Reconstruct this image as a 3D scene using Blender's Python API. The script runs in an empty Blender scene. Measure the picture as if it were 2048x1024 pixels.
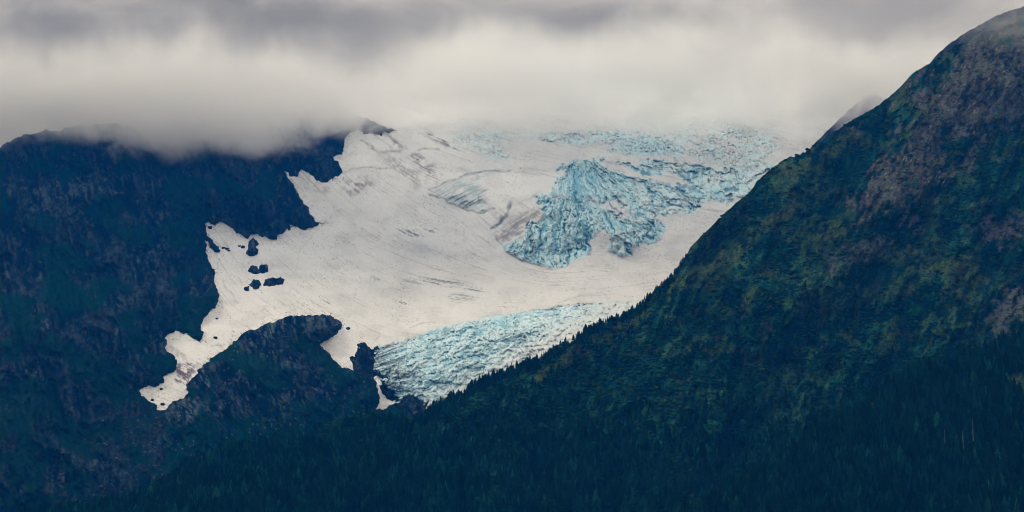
import bpy, math
import numpy as np

# ------------------------------------------------------------------ camera, light, exposure
F_PX = 1024 / math.tan(math.radians(13.0))      # focal length in photo pixels (photo is 2048 wide)
PITCH = math.radians(9.0)
CAM = np.array([0.0, 0.0, 2.0])
scene = bpy.context.scene
COL = scene.collection
cam_d = bpy.data.cameras.new('camera')
cam_d.sensor_width = 36.0
cam_d.angle = math.radians(26.0)
cam_d.clip_start = 1.0
cam_d.clip_end = 30000.0
cam = bpy.data.objects.new('camera', cam_d)
COL.objects.link(cam)
cam.location = CAM
cam.rotation_euler = (math.radians(90) + PITCH, 0, 0)
scene.camera = cam

scene.view_settings.view_transform = 'Standard'
scene.view_settings.look = 'None'
scene.view_settings.exposure = 0.0
scene.view_settings.gamma = 1.0
scene.view_settings.use_curve_mapping = False

SUN_EL, SUN_AZ = math.radians(42.0), math.radians(-78.0)      # azimuth from +Y towards +X


class NT:
    """small helper to write node trees as expressions"""
    def __init__(self, tree):
        self.t = tree
        tree.nodes.clear()

    def n(self, kind, **kw):
        nd = self.t.nodes.new(kind)
        for k, v in kw.items():
            setattr(nd, k, v)
        return nd

    def lk(self, a, b):
        self.t.links.new(a, b)

    def put(self, sock, v):
        if isinstance(v, bpy.types.NodeSocket):
            self.lk(v, sock)
        elif isinstance(v, (tuple, list)) and len(v) == 3 and sock.type == 'RGBA':
            sock.default_value = (*v, 1)
        else:
            sock.default_value = v

    def m(self, op, a, b=0.0, c=None, clamp=False):
        nd = self.n('ShaderNodeMath', operation=op, use_clamp=clamp)
        self.put(nd.inputs[0], a)
        self.put(nd.inputs[1], b)
        if c is not None:
            self.put(nd.inputs[2], c)
        return nd.outputs[0]

    def vm(self, op, a, b):
        nd = self.n('ShaderNodeVectorMath', operation=op)
        self.put(nd.inputs[0], a)
        self.put(nd.inputs[1], b)
        return nd.outputs[0]

    def sm(self, x, a, b, lo=0.0, hi=1.0):
        nd = self.n('ShaderNodeMapRange', interpolation_type='SMOOTHSTEP')
        self.put(nd.inputs[0], x)
        for i, v in enumerate((a, b, lo, hi)):
            self.put(nd.inputs[i + 1], v)
        return nd.outputs[0]

    def noise(self, vec, scale=1.0, detail=4.0, rough=0.55, dist=0.0):
        nd = self.n('ShaderNodeTexNoise')
        self.put(nd.inputs['Vector'], vec)
        nd.inputs['Scale'].default_value = scale
        nd.inputs['Detail'].default_value = detail
        nd.inputs['Roughness'].default_value = rough
        nd.inputs['Distortion'].default_value = dist
        return nd.outputs[0]

    def mix(self, f, a, b, blend='MIX'):
        nd = self.n('ShaderNodeMix', data_type='RGBA', blend_type=blend)
        self.put(nd.inputs[0], f)
        self.put(nd.inputs[6], a)
        self.put(nd.inputs[7], b)
        return nd.outputs[2]


# world: an overcast Nishita sky, clear blue nearly all covered by a grey deck
world = bpy.data.worlds.new('World')
scene.world = world
world.use_nodes = True
w = NT(world.node_tree)
sky = w.n('ShaderNodeTexSky', sky_type='NISHITA')
sky.sun_disc = False
sky.sun_elevation = SUN_EL
sky.sun_rotation = SUN_AZ
sky.air_density = 1.0
sky.dust_density = 2.0
tc = w.n('ShaderNodeTexCoord')
sep = w.n('ShaderNodeSeparateXYZ')
w.lk(tc.outputs['Generated'], sep.inputs[0])
dx, dy, dz = sep.outputs
up = w.m('MAXIMUM', dz, 0.0)
den = w.m('ADD', up, 0.09)
comb = w.n('ShaderNodeCombineXYZ')
w.lk(w.m('DIVIDE', dx, den), comb.inputs[0])
w.lk(w.m('DIVIDE', dy, den), comb.inputs[1])
deck = comb.outputs[0]                                   # position on a flat cloud deck
n1 = w.noise(w.vm('MULTIPLY', tc.outputs['Generated'], (1.0, 1.0, 2.3)), 9.5, 6.0, 0.52, 0.5)
n2 = w.noise(w.vm('ADD', deck, (7.7, 4.2, 2.0)), 2.0, 3.0, 0.5, 0.2)
cl = w.m('ADD', w.m('MULTIPLY', n1, 0.55), w.m('MULTIPLY', n2, 0.45))
lum = w.sm(cl, 0.36, 0.62, 0.62, 1.12)
lum = w.m('MULTIPLY', lum, w.m('MULTIPLY_ADD', up, 1.47, 0.735))      # overcast: brighter overhead
fwd = w.m('MAXIMUM', dy, 0.02)
az_, el_ = w.m('DIVIDE', dx, fwd), w.m('DIVIDE', dz, fwd)
ahead_ = w.sm(dy, 0.3, 0.8)


def cloud_patch(lum, az, el, ra, re, amt):
    """a thinner (amt > 0) or thicker part of the cloud deck"""
    qa = w.m('POWER', w.m('DIVIDE', w.m('SUBTRACT', az_, az), ra), 2.0)
    qe = w.m('POWER', w.m('DIVIDE', w.m('SUBTRACT', w.m('ADD', el_, w.m('MULTIPLY_ADD', n1, 0.10, -0.05)), el), re), 2.0)
    g_ = w.m('MULTIPLY', w.m('EXPONENT', w.m('MULTIPLY', w.m('ADD', qa, qe), -1.0)), ahead_)
    return w.m('MULTIPLY', lum, w.m('MULTIPLY_ADD', g_, amt, 1.0))


for patch_ in ((0.0, 0.236, 0.09, 0.022, 0.18), (0.122, 0.240, 0.035, 0.035, 0.30), (-0.20, 0.264, 0.14, 0.030, -0.50), (0.045, 0.268, 0.080, 0.026, -0.38), (0.09, 0.262, 0.05, 0.012, -0.22),
               (-0.075, 0.272, 0.09, 0.028, -0.36), (0.18, 0.27, 0.08, 0.03, -0.15),
               (-0.20, 0.238, 0.10, 0.016, -0.30)):
    lum = cloud_patch(lum, *patch_)
sd = (math.cos(SUN_EL) * math.sin(SUN_AZ), math.cos(SUN_EL) * math.cos(SUN_AZ), math.sin(SUN_EL))
dotn = w.n('ShaderNodeVectorMath', operation='DOT_PRODUCT')
w.lk(tc.outputs['Generated'], dotn.inputs[0])
dotn.inputs[1].default_value = sd
glow = w.m('POWER', w.m('MAXIMUM', dotn.outputs['Value'], 0.0), 9.0)
lum = w.m('MULTIPLY', lum, w.m('MULTIPLY_ADD', glow, 0.35, 1.0))
tint = w.mix(w.sm(lum, 0.7, 1.5), (1.0, 0.935, 0.872), (1.0, 0.962, 0.91))
SKY_K = 6.0
cloudcol = w.n('ShaderNodeVectorMath', operation='SCALE')
w.lk(tint, cloudcol.inputs[0])
w.lk(w.m('MULTIPLY', lum, SKY_K), cloudcol.inputs['Scale'])
full = w.mix(0.96, sky.outputs[0], cloudcol.outputs[0])
bg = w.n('ShaderNodeBackground')
w.lk(full, bg.inputs['Color'])
bg.inputs['Strength'].default_value = 0.1
wo = w.n('ShaderNodeOutputWorld')
w.lk(bg.outputs[0], wo.inputs['Surface'])

sun_d = bpy.data.lights.new('sun', 'SUN')
sun_d.energy = 1.4
sun_d.angle = math.radians(10)
sun_d.color = (1.0, 0.93, 0.82)
sun = bpy.data.objects.new('sun', sun_d)
COL.objects.link(sun)
from mathutils import Vector
sun.rotation_euler = Vector(sd).to_track_quat('Z', 'Y').to_euler()

cy = scene.cycles
cy.use_denoising = True
cy.denoising_input_passes = 'RGB_ALBEDO_NORMAL'
cy.pixel_filter_type = 'BLACKMAN_HARRIS'
cy.filter_width = 1.0
cy.denoising_prefilter = 'ACCURATE'
cy.max_bounces = 10
cy.diffuse_bounces = 2
cy.glossy_bounces = 1
cy.transmission_bounces = 1
cy.volume_bounces = 6
cy.transparent_max_bounces = 4
cy.volume_max_steps = 256
cy.use_adaptive_sampling = False
cy.caustics_reflective = False
cy.caustics_refractive = False

rng = np.random.default_rng(7)

# ------------------------------------------------------------------ noise and mesh helpers
def _hash(ix, iy, seed):
    h = (ix.astype(np.int64) * 374761393 + iy.astype(np.int64) * 668265263 + seed * 1442695041) & 0xFFFFFFFF
    h = ((h ^ (h >> 13)) * 1274126177) & 0xFFFFFFFF
    h = (h ^ (h >> 16)) & 0xFFFFFFFF
    h = (h * 2246822519) & 0xFFFFFFFF
    return ((h ^ (h >> 15)) & 0xFFFFFF) / float(0x1000000)


def gnoise(x, y, seed=0):
    ix, iy = np.floor(x), np.floor(y)
    fx, fy = x - ix, y - iy
    ux, uy = fx * fx * fx * (fx * (fx * 6 - 15) + 10), fy * fy * fy * (fy * (fy * 6 - 15) + 10)
    def g(ox, oy):
        a = _hash(ix + ox, iy + oy, seed) * 2 * np.pi
        return np.cos(a) * (fx - ox) + np.sin(a) * (fy - oy)
    a = g(0, 0) * (1 - ux) + g(1, 0) * ux
    b = g(0, 1) * (1 - ux) + g(1, 1) * ux
    return (a * (1 - uy) + b * uy) * 1.5


def fbm(x, y, seed=0, oct=5, gain=0.5):
    s, a = 0.0, 1.0
    for i in range(oct):
        s = s + a * gnoise(x * 2 ** i + 13.7 * i, y * 2 ** i - 7.3 * i, seed + i)
        a *= gain
    return s


def ridged(x, y, seed=0, oct=5, gain=0.55):
    s, a = 0.0, 1.0
    for i in range(oct):
        s = s + a * (0.5 - np.abs(gnoise(x * 2 ** i + 3.1 * i, y * 2 ** i + 9.2 * i, seed + i)))
        a *= gain
    return s


def voronoi(x, y, seed=0, jit=0.9):
    ix, iy = np.floor(x), np.floor(y)
    f1 = np.full(x.shape, 9.0)
    f2 = np.full(x.shape, 9.0)
    cid = np.zeros(x.shape, np.int64)
    for oy in (-1, 0, 1):
        for ox in (-1, 0, 1):
            cx, cyy = ix + ox, iy + oy
            px = cx + 0.5 + jit * (_hash(cx, cyy, seed) - 0.5)
            py = cyy + 0.5 + jit * (_hash(cx, cyy, seed + 99) - 0.5)
            d = np.hypot(px - x, py - y)
            near = d < f1
            f2 = np.where(near, f1, np.minimum(f2, d))
            f1 = np.where(near, d, f1)
            cid = np.where(near, (cx.astype(np.int64) + 5000) * 20011 + cyy.astype(np.int64) + 5000, cid)
    return f1, f2, cid


def shard(x, y, cid, seed, jit=0.9):
    """each cell a tilted facet: height from its own slope"""
    cx, cyy = cid // 20011 - 5000, cid % 20011 - 5000
    px = cx + 0.5 + jit * (_hash(cx, cyy, seed) - 0.5)
    py = cyy + 0.5 + jit * (_hash(cx, cyy, seed + 99) - 0.5)
    return (x - px) * (2 * _hash(cx, cyy, seed + 7) - 1) + (y - py) * (2 * _hash(cx, cyy, seed + 8) - 1)


def cellrand(cid, seed):
    return _hash(cid // 20011, cid % 20011, seed)


def sstep(x, a, b):
    t = np.clip((x - a) / (b - a), 0, 1)
    return t * t * (3 - 2 * t)


def sdf(u, v, poly):
    """signed distance in photo pixels, positive inside"""
    P = np.asarray(poly, float)
    d2 = np.full(u.shape, 1e12)
    ins = np.zeros(u.shape, bool)
    for i in range(len(P)):
        ax, ay = P[i]
        bx, by = P[(i + 1) % len(P)]
        ex, ey = bx - ax, by - ay
        wx, wy = u - ax, v - ay
        t = np.clip((wx * ex + wy * ey) / (ex * ex + ey * ey + 1e-9), 0, 1)
        d2 = np.minimum(d2, (wx - t * ex) ** 2 + (wy - t * ey) ** 2)
        c = ((ay > v) != (by > v))
        if ey != 0:
            ins ^= c & (u < ex * (v - ay) / ey + ax)
    d = np.sqrt(d2)
    return np.where(ins, d, -d)


def dline(u, v, pts):
    """distance to an open polyline in photo pixels"""
    P = np.asarray(pts, float)
    d2 = np.full(u.shape, 1e12)
    for i in range(len(P) - 1):
        ax, ay = P[i]
        bx, by = P[i + 1]
        ex, ey = bx - ax, by - ay
        wx, wy = u - ax, v - ay
        t = np.clip((wx * ex + wy * ey) / (ex * ex + ey * ey + 1e-9), 0, 1)
        d2 = np.minimum(d2, (wx - t * ex) ** 2 + (wy - t * ey) ** 2)
    return np.sqrt(d2)


def blur(a, k):
    for ax in (0, 1):
        p = np.pad(a, [(k, k) if i == ax else (0, 0) for i in (0, 1)], mode='edge')
        c = np.cumsum(p, axis=ax)
        c = np.concatenate([np.zeros_like(np.take(c, [0], ax)), c], ax)
        n = a.shape[ax]
        a = (np.take(c, range(2 * k + 1, 2 * k + 1 + n), ax) - np.take(c, range(0, n), ax)) / (2 * k + 1)
    return a


def lic(ang, L=14, seed=0):
    """streaks running along the direction field ang (radians, image space, grid cells)"""
    h, wd = ang.shape
    src = np.random.default_rng(seed).standard_normal((h, wd))
    cx, sy = np.cos(ang), np.sin(ang)
    acc = src.copy()
    for sg in (1, -1):
        jj, ii = np.meshgrid(np.arange(wd, dtype=float), np.arange(h, dtype=float))
        for _ in range(L):
            a, b = np.clip(ii.astype(int), 0, h - 1), np.clip(jj.astype(int), 0, wd - 1)
            ii = ii + sg * sy[a, b]
            jj = jj + sg * cx[a, b]
            acc += src[np.clip(np.rint(ii).astype(int), 0, h - 1), np.clip(np.rint(jj).astype(int), 0, wd - 1)]
    return acc / math.sqrt(2 * L + 1)


def angfield(u, v, pts):
    """direction field interpolated from (u, v, degrees below horizontal)"""
    c = s = 0.0
    for pu, pv, a in pts:
        wgt = 1.0 / ((u - pu) ** 2 + (v - pv) ** 2 + 400.0)
        c = c + wgt * math.cos(math.radians(2 * a))
        s = s + wgt * math.sin(math.radians(2 * a))
    return 0.5 * np.arctan2(s, c)


def world_pt(u, v, Y):
    """point on the sight line of photo pixel (u, v) at ground distance Y"""
    cx, cyy = (u - 1024.0) / F_PX, (512.0 - v) / F_PX
    fx, fz = math.cos(PITCH), math.sin(PITCH)
    dY = fx - cyy * fz
    k = Y / dY
    return np.stack([CAM[0] + cx * k, CAM[1] + Y + 0 * u, CAM[2] + (fz + cyy * fx) * k], -1)


def mesh_np(name, verts, faces, mat=None, col=None, smooth=True, parent=None):
    """faces: (n,3) or (n,4) int array"""
    me = bpy.data.meshes.new(name)
    nf, k = faces.shape
    me.vertices.add(len(verts))
    me.vertices.foreach_set('co', np.ascontiguousarray(verts, np.float32).ravel())
    me.loops.add(nf * k)
    me.loops.foreach_set('vertex_index', np.ascontiguousarray(faces, np.int32).ravel())
    me.polygons.add(nf)
    me.polygons.foreach_set('loop_start', np.arange(0, nf * k, k, dtype=np.int32))
    me.polygons.foreach_set('loop_total', np.full(nf, k, np.int32))
    me.polygons.foreach_set('use_smooth', np.full(nf, smooth, bool))
    me.update(calc_edges=True)
    if col is not None:
        at = me.color_attributes.new('Col', 'FLOAT_COLOR', 'POINT')
        c4 = np.ones((len(verts), 4), np.float32)
        c4[:, :3] = np.clip(col, 0, 1)
        at.data.foreach_set('color', c4.ravel())
    if mat:
        me.materials.append(mat)
    o = bpy.data.objects.new(name, me)
    COL.objects.link(o)
    if parent is not None:
        o.parent = parent
    return o


def grid_faces(h, wd):
    i = np.arange(h * wd).reshape(h, wd)
    return np.stack([i[:-1, :-1].ravel(), i[1:, :-1].ravel(), i[1:, 1:].ravel(), i[:-1, 1:].ravel()], 1)


def sub_mesh(name, P, C, faces, mat, parent=None, smooth=True):
    used = np.unique(faces)
    remap = np.zeros(len(P), np.int64)
    remap[used] = np.arange(len(used))
    return mesh_np(name, P[used], remap[faces], mat, None if C is None else C[used], smooth, parent)


def tag(o, label=None, cat=None, group=None, kind=None):
    for k, val in (('label', label), ('category', cat), ('group', group), ('kind', kind)):
        if val:
            o[k] = val
    return o


def lerp3(a, b, t):
    return np.asarray(a) * (1 - t)[..., None] + np.asarray(b) * t[..., None]


def over(C, col, m):
    """lay colour col over C with mask m"""
    return C * (1 - m[..., None]) + np.asarray(col) * m[..., None]


# ------------------------------------------------------------------ materials
def terrain_mat(name, scale, amount, rough=0.9, bump=0.0, bscale=0.2, spec=0.0):
    m_ = bpy.data.materials.new(name)
    m_.use_nodes = True
    t = NT(m_.node_tree)
    at = t.n('ShaderNodeAttribute', attribute_name='Col')
    geo = t.n('ShaderNodeNewGeometry')
    pos = geo.outputs['Position']
    a = t.noise(pos, scale, 5.0, 0.7)
    f = t.sm(a, 0.3, 0.7, 1.0 - amount, 1.0 + amount)
    sc = t.n('ShaderNodeVectorMath', operation='SCALE')
    t.lk(at.outputs['Color'], sc.inputs[0])
    t.lk(f, sc.inputs['Scale'])
    b = t.n('ShaderNodeBsdfPrincipled')
    t.lk(sc.outputs[0], b.inputs['Base Color'])
    b.inputs['Roughness'].default_value = rough
    b.inputs['Specular IOR Level'].default_value = spec
    if bump:
        bp = t.n('ShaderNodeBump')
        bp.inputs['Strength'].default_value = 1.0
        bp.inputs['Distance'].default_value = bump
        t.lk(t.noise(pos, bscale, 6.0, 0.65), bp.inputs['Height'])
        t.lk(bp.outputs[0], b.inputs['Normal'])
    o = t.n('ShaderNodeOutputMaterial')
    t.lk(b.outputs[0], o.inputs['Surface'])
    return m_


def plain_mat(name, c1, c2, scale, rough=0.9):
    m_ = bpy.data.materials.new(name)
    m_.use_nodes = True
    t = NT(m_.node_tree)
    geo = t.n('ShaderNodeNewGeometry')
    info = t.n('ShaderNodeObjectInfo')
    a = t.noise(geo.outputs['Position'], scale, 3.0, 0.6)
    f = t.sm(a, 0.3, 0.7)
    b = t.n('ShaderNodeBsdfPrincipled')
    t.lk(t.mix(f, c1, c2), b.inputs['Base Color'])
    b.inputs['Roughness'].default_value = rough
    b.inputs['Specular IOR Level'].default_value = 0.0
    o = t.n('ShaderNodeOutputMaterial')
    t.lk(b.outputs[0], o.inputs['Surface'])
    return m_


M_SNOW = terrain_mat('snow_and_ice', 0.25, 0.06, 0.7, 0.25, 0.35, 0.2)
M_ROCK = terrain_mat('dark_cliff_rock', 0.22, 0.6, 0.9, 2.5, 0.2)
M_SLOPE = terrain_mat('slope_turf_and_scree', 0.3, 0.7, 0.95, 2.5, 0.3)
M_CROWN = terrain_mat('conifer_needles', 0.5, 0.3, 0.9)
M_BARK = plain_mat('conifer_bark', (0.05, 0.04, 0.035), (0.09, 0.075, 0.065), 2.0)
M_SNAG = plain_mat('bleached_dead_wood', (0.14, 0.15, 0.155), (0.24, 0.245, 0.25), 1.5)
M_GROUND = plain_mat('valley_ground', (0.02, 0.035, 0.022), (0.035, 0.045, 0.03), 0.02)

SNOW = np.array([0.645, 0.665, 0.69])
SNOW_W = np.array([0.662, 0.654, 0.648])
DIRT = np.array([0.30, 0.28, 0.275])
ICE = np.array([0.40, 0.66, 0.755])
ICE_P = np.array([0.57, 0.75, 0.81])
ICE_D = np.array([0.08, 0.30, 0.43])
ROCK = np.array([0.014, 0.021, 0.027])
ROCK_L = np.array([0.062, 0.092, 0.104])
ROCK_D = np.array([0.001, 0.004, 0.008])
TURF = np.array([0.0015, 0.019, 0.010])
SHRUB = np.array([0.003, 0.020, 0.013])
GRASS = np.array([0.036, 0.056, 0.017])
SCREE = np.array([0.066, 0.063, 0.054])

# ------------------------------------------------------------------ the snow basin and the glacier
P_LEFT = [(714,259),(700,267),(686.5,279),(689,294),(684.5,308),(665,313),(675,324),(681,333.5),(682.5,345),(676.7,353),(659,361),
          (651,366),(641.5,365),(630,357),(614,345),(603.5,339),(598.6,347),(595,355),(585,351),(567,342),(579,357),(589,372.6),
          (598.6,394),(614,415.5),(627,436),(640,447.6),(629,454),(611.6,459),(592,455),(572.5,444.6),(584,455.4),(572.5,461),
          (564.7,469),(555,470),(553,478),(541,478),(529.5,471),(514,468),(504,470),(494,478),(482.6,469),(471,465),(463,455),
          (447.5,444.6),(437.7,442.7),(432,448.6),(412,445.6),(410.4,457),(416,471),(426,483),(436,494.5),(440,503),(432,505),
          (420,494.5),(416,483),(409.4,479),(411.4,498),(416,518),(426,535.5),(433,545),(426,557),(430,570.6),(438.7,586),
          (438.7,602),(426,617.5),(414,629),(400.6,648.5),(406.5,665),(406.5,679),(400.6,682),(385,677),(371,667),(350,661),
          (332,670),(334,687),(332,702),(342,708),(352,718),(356,733.5),(350,742),(338,747),(328,753),(324.5,765),(316.6,773.5),
          (299,771.6),(287,772.6),(278.6,783),(287,794),(301,804),(314.7,811.6),(312.7,817.5),(322.5,822),(330,820)]
P_D = [(-900,60),(770,60),(780,240),(790,255),(794,261),(776,265.5),(764.6,262),(764.6,272),(751,267),(727.5,266)] + P_LEFT + \
      [(345,835),(600,890),(905,900),(905,1300),(-900,1300)]
P_KNOLL = [(330,820),(336,811.6),(348,802),(365.5,796),(377,786),(371,776.5),(373,766.7),(381,761),(396.7,745),(393,739),(414,725.7),
           (422,716),(447.5,702),(465,686.6),(482.6,669),(502,659),(510,660),(525.6,650.5),(549,643.7),(564.7,636),(580,631.6),
           (600,632),(620,630),(645,629.6),(663,631),(668,638),(681,641.6),(686.5,652),(671,669.5),(650.5,682),(639,687),(643,695),
           (659,706),(666,718),(683.5,734),(699,738),(705,741),(728,742),(746,750),(752,767),(757,782),(759,803),(752,818),
           (767,819),(786,807),(830,838),(872,826),(915,870),(915,1020),(280,1020),(295,900)]
P_STEP = [(705,741),(700,721),(707,711),(720,696),(719,688),(732,688),(739,696),(760,690),(748,714),(752,739),(780,752),(772,765),
          (782,782),(798,795),(805,798),(790,805),(782,799),(772,796),(765,785),(760,770),(767,760),(750,752),(728,745)]
P_CROP = [(803,802),(808,785),(836,773),(864,765),(869,772),(846,794),(874,783),(861,813),(856,828),(880,842),(830,852),(784,809)]
P_ICE = [(997,487),(1014.7,504.5),(1038,518),(1069,528),(1104.5,537),(1132,536),(1145.5,524),(1163,516),(1182.7,510),(1184.6,502.6),
         (1181,485),(1190,467),(1202,461.6),(1216,469),(1220,485),(1216,499),(1239,512),(1265,512),(1268.6,500.6),(1265,495),
         (1309.6,491),(1327,473),(1335,450),(1311.6,436),(1378,427.6),(1404,421),(1406,406),(1427.7,401),(1449,410),(1462,408),
         (1479,396),(1540,370),(1580,330),(1500,328),(1415,333),(1350,322),(1286,320),(1234,322),(1199,316),(1164,316),(1119,330),(1103.7,343),
         (1133,347),(1109.5,355),(1108,372),(1102.6,385),(1069,389),(1077,409),(1085,426),(1083,438),(1054,444),(1044,477)]
P_STRIP = [(1204,322),(1225,318),(1247,331),(1292,352),(1348,347),(1387,372),(1318,365),(1260,352),(1243,348),(1212,338)]
P_UP = [(1243,258),(1320,269),(1372,294.5),(1402,305),(1393,314),(1286,314),(1239,307),(1213,303),(1234,292),(1200,288),(1150,290),
        (1090,284),(1075,275),(1100,266),(1180,262)]
P_UPL = [(900,262),(960,255),(1060,258),(1080,272),(1000,280),(1025,318),(1010,326),(950,305),(905,290)]
P_UPR = [(1250,250),(1400,238),(1480,242),(1560,285),(1530,335),(1440,328),(1400,316),(1385,292),(1310,266)]
P_TONGUE = [(745,692),(780,687),(831,670),(874,653),(922,644),(968,633),(1043,621),(1113,611),(1195,602),(1245,600),(1340,604),(1340,700),
            (1000,860),(840,860),(790,810),(740,740)]
P_CREV = [(859.5,380),(898.6,365),(934,347),(977,343),(1020,342),(980,350),(949,363),(981,378),(965,392),(992,408),(990,417.5),
          (957,425),(926,421),(898.6,404),(861,388)]
P_GREY = [(1080,412),(1084,432),(1054,444),(1044,477),(1010,488),(990,478),(990,466),(1010,450),(1040,430)]

STEP_E = 1.7
ue = np.arange(250, 1730, STEP_E)
ve = np.arange(224, 880, STEP_E)
U, V = np.meshgrid(ue, ve)
V = V + np.clip(1 - (V - 224) / 70, 0, 1) ** 2 * (14 * fbm(U / 95, U * 0, 17, 4) + 2)      # an uneven skyline inside the cloud


def basinY(u, v):
    """ground distance of the snow basin along the sight line of (u, v)"""
    prof = np.interp(v, [150, 206, 250, 300, 345, 390, 470, 540, 600, 660, 740, 830, 900, 1024, 1250],
                        [4160, 4060, 3985, 3895, 3820, 3690, 3560, 3470, 3330, 3180, 3060, 2960, 2890, 2760, 2400])
    side = 60 * np.clip((900 - u) / 500, 0, 1.5)               # the left flank of the basin is nearer
    return prof - side + 28 * fbm(u / 330, v / 200, 3, 3)


warp_u = 5 * fbm(U / 16, V / 16, 21, 4)
warp_v = 4 * fbm(U / 16, V / 16, 25, 4)
Uw, Vw = U + warp_u, V + warp_v
YE = basinY(U, V)
d_ice = sdf(Uw, Vw, P_ICE)
d_strip = sdf(Uw, Vw, P_STRIP)
d_ton = sdf(U + 0.5 * warp_u, V + 0.5 * warp_v, P_TONGUE)
m_ice = sstep(d_ice + 9 * fbm(U / 15, V / 11, 22, 3) * sstep(450 - V, 0, 90), -2, 6) * (1 - sstep(d_strip, -3, 3))
m_ton = sstep(d_ton, -1, 7)
m_up = np.maximum(sstep(sdf(Uw, Vw, P_UP), -5, 6), np.maximum(0.7 * sstep(sdf(Uw, Vw, P_UPL), -12, 14), 0.85 * sstep(sdf(Uw, Vw, P_UPR), -22, 16)))
m_crev = sstep(sdf(Uw, Vw, P_CREV), -4, 8)
m_grey = sstep(sdf(Uw, Vw, P_GREY), -5, 9)

# large forms: the bulge of the icefall, the hollow below it, the tongue's arch
YE -= 32 * np.exp(-(((U - 1060) / 120) ** 2 + ((V - 400) / 55) ** 2))
YE -= 26 * np.exp(-(((U - 1190) / 170) ** 2 + ((V - 430) / 75) ** 2))
YE += 20 * np.exp(-(((U - 1010) / 140) ** 2 + ((V - 520) / 26) ** 2))
YE -= 14 * np.exp(-(d_strip / 10.0) ** 2) * (d_strip > -12)
YE -= 22 * sstep(d_ton, 0, 60) * np.exp(-((V - 700) / 110) ** 2)

# snow streaks along the flow
ANG = [(600,380,48),(700,420,38),(640,500,42),(470,520,62),(430,620,70),(480,640,25),(380,690,30),(330,790,20),(800,420,40),(780,300,35),
       (850,470,22),(800,560,14),(700,600,28),(900,580,4),(870,640,-12),(1000,600,-4),(1150,560,-6),(1280,530,-14),(1150,600,-8),
       (980,560,12),(950,450,45),(1000,420,50),(900,340,12),(1050,330,4),(1300,340,14),(1450,300,8),(660,290,75),(1000,500,45)]
ang = angfield(U, V, ANG)
st = lic(ang, 26, 4)
st2 = lic(ang, 60, 5)
patch = fbm(U / 70, V / 45, 31, 4)
dirty = sstep(0.45 * st + 0.9 * st2 + 1.5 * patch, 1.0, 3.2)
lines = sstep(np.abs(gnoise(U / 40 + 0.5 * st2, V / 14 + 0.8 * st2, 41)), 0.05, 0.0) * sstep(fbm(U / 90, V / 60, 42, 3), 0.0, 0.35)
C = np.empty(U.shape + (3,))
C[:] = SNOW
C = over(C, SNOW_W, sstep(V + 0.10 * U + 20 * patch, 560, 690) * 0.9)
C = over(C, SNOW_W * 0.86, np.exp(-((V - (690 - 0.115 * (U - 760) * (U > 760)) + 18) / 16.0) ** 2) * sstep(U, 690, 800) * sstep(patch, -0.4, 0.4) * 0.75)
C = over(C, DIRT * 1.25, 0.55 * dirty)
C = over(C, DIRT * 1.3, 0.30 * sstep(st + 0.8 * st2, 0.8, 2.8) * sstep(fbm(U / 110, V / 70, 33, 4), -0.25, 0.4))
C = C * (1 - 0.10 * sstep(fbm(U / 60, V / 30, 34, 4), -0.1, 0.6))[..., None]
C = over(C, DIRT * 0.8, 0.6 * lines)
speck = (rng.random(U.shape) < 0.010) * sstep(patch + 0.5 * st2, -0.2, 0.8)
C = over(C, np.array([0.06, 0.06, 0.06]), speck * 0.75)

near_rock = np.maximum(sdf(U, V, P_D), sdf(U, V, P_KNOLL))
C = over(C, DIRT * 0.9, 0.55 * np.exp(-np.clip(-near_rock, 0, None) / 7.0) * sstep(fbm(U / 9, V / 7, 35, 4) + 0.3 * st2, -0.1, 0.6))
C = over(C, np.array([0.05, 0.055, 0.06]), 0.85 * (rng.random(U.shape) < 0.10 * np.exp(-np.clip(-near_rock, 0, None) / 8.0)) * sstep(fbm(U / 22, V / 22, 36, 3), -0.3, 0.2))
# dirt fans under the cliffs
def fan(poly, soft, col, amt, along=st2):
    global C
    k = sstep(sdf(Uw, Vw, poly), -soft, soft)
    C = over(C, col, amt * k * sstep(0.55 * along + 1.3 * fbm(U / 14, V / 14, 51, 5, 0.65), -0.8, 0.9))

fan([(700,353),(683,378),(704,391),(727,384),(745,367),(729,355)], 12, (0.17, 0.15, 0.16), 0.95)
fan([(764,262),(786,276),(816,296),(812,306),(790,299),(772,282)], 5, (0.24, 0.20, 0.17), 0.95)
fan([(808,304),(835,306),(866,332),(872,366),(848,349),(826,322)], 6, (0.16, 0.14, 0.14), 0.98)
fan([(755,308),(794,308),(835,335),(854,356),(833,373),(794,347),(775,331)], 11, (0.25, 0.24, 0.24), 0.7)
fan([(852,258),(866,268),(892,284),(920,299),(914,301),(886,290),(850,268)], 4, (0.14, 0.11, 0.12), 0.95)
fan([(596,352),(630,362),(662,382),(650,388),(610,374)], 8, (0.25, 0.22, 0.22), 0.7)
fan([(722,281),(738,284),(752,303),(812,297),(812,304),(760,307),(742,300)], 3, (0.30, 0.30, 0.29), 0.8)
fan([(330,690),(350,690),(372,712),(376,722),(352,712)], 6, (0.3, 0.28, 0.27), 0.7)
fan([(352,727),(384,726),(392,735),(384,748),(372,766),(354,765),(352,748)], 3, (0.10, 0.075, 0.085), 1.0, st2 + 1)
fan([(378,732),(412,722),(404,733),(386,750)], 4, (0.26, 0.2, 0.2), 0.8)
fan([(400,688),(420,690),(466,684),(440,694),(420,697)], 2, (0.30, 0.29, 0.28), 0.8)
fan([(446,560),(465,572),(470,602),(478,600),(472,585),(462,560)], 8, (0.45, 0.43, 0.41), 0.6)
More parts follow.
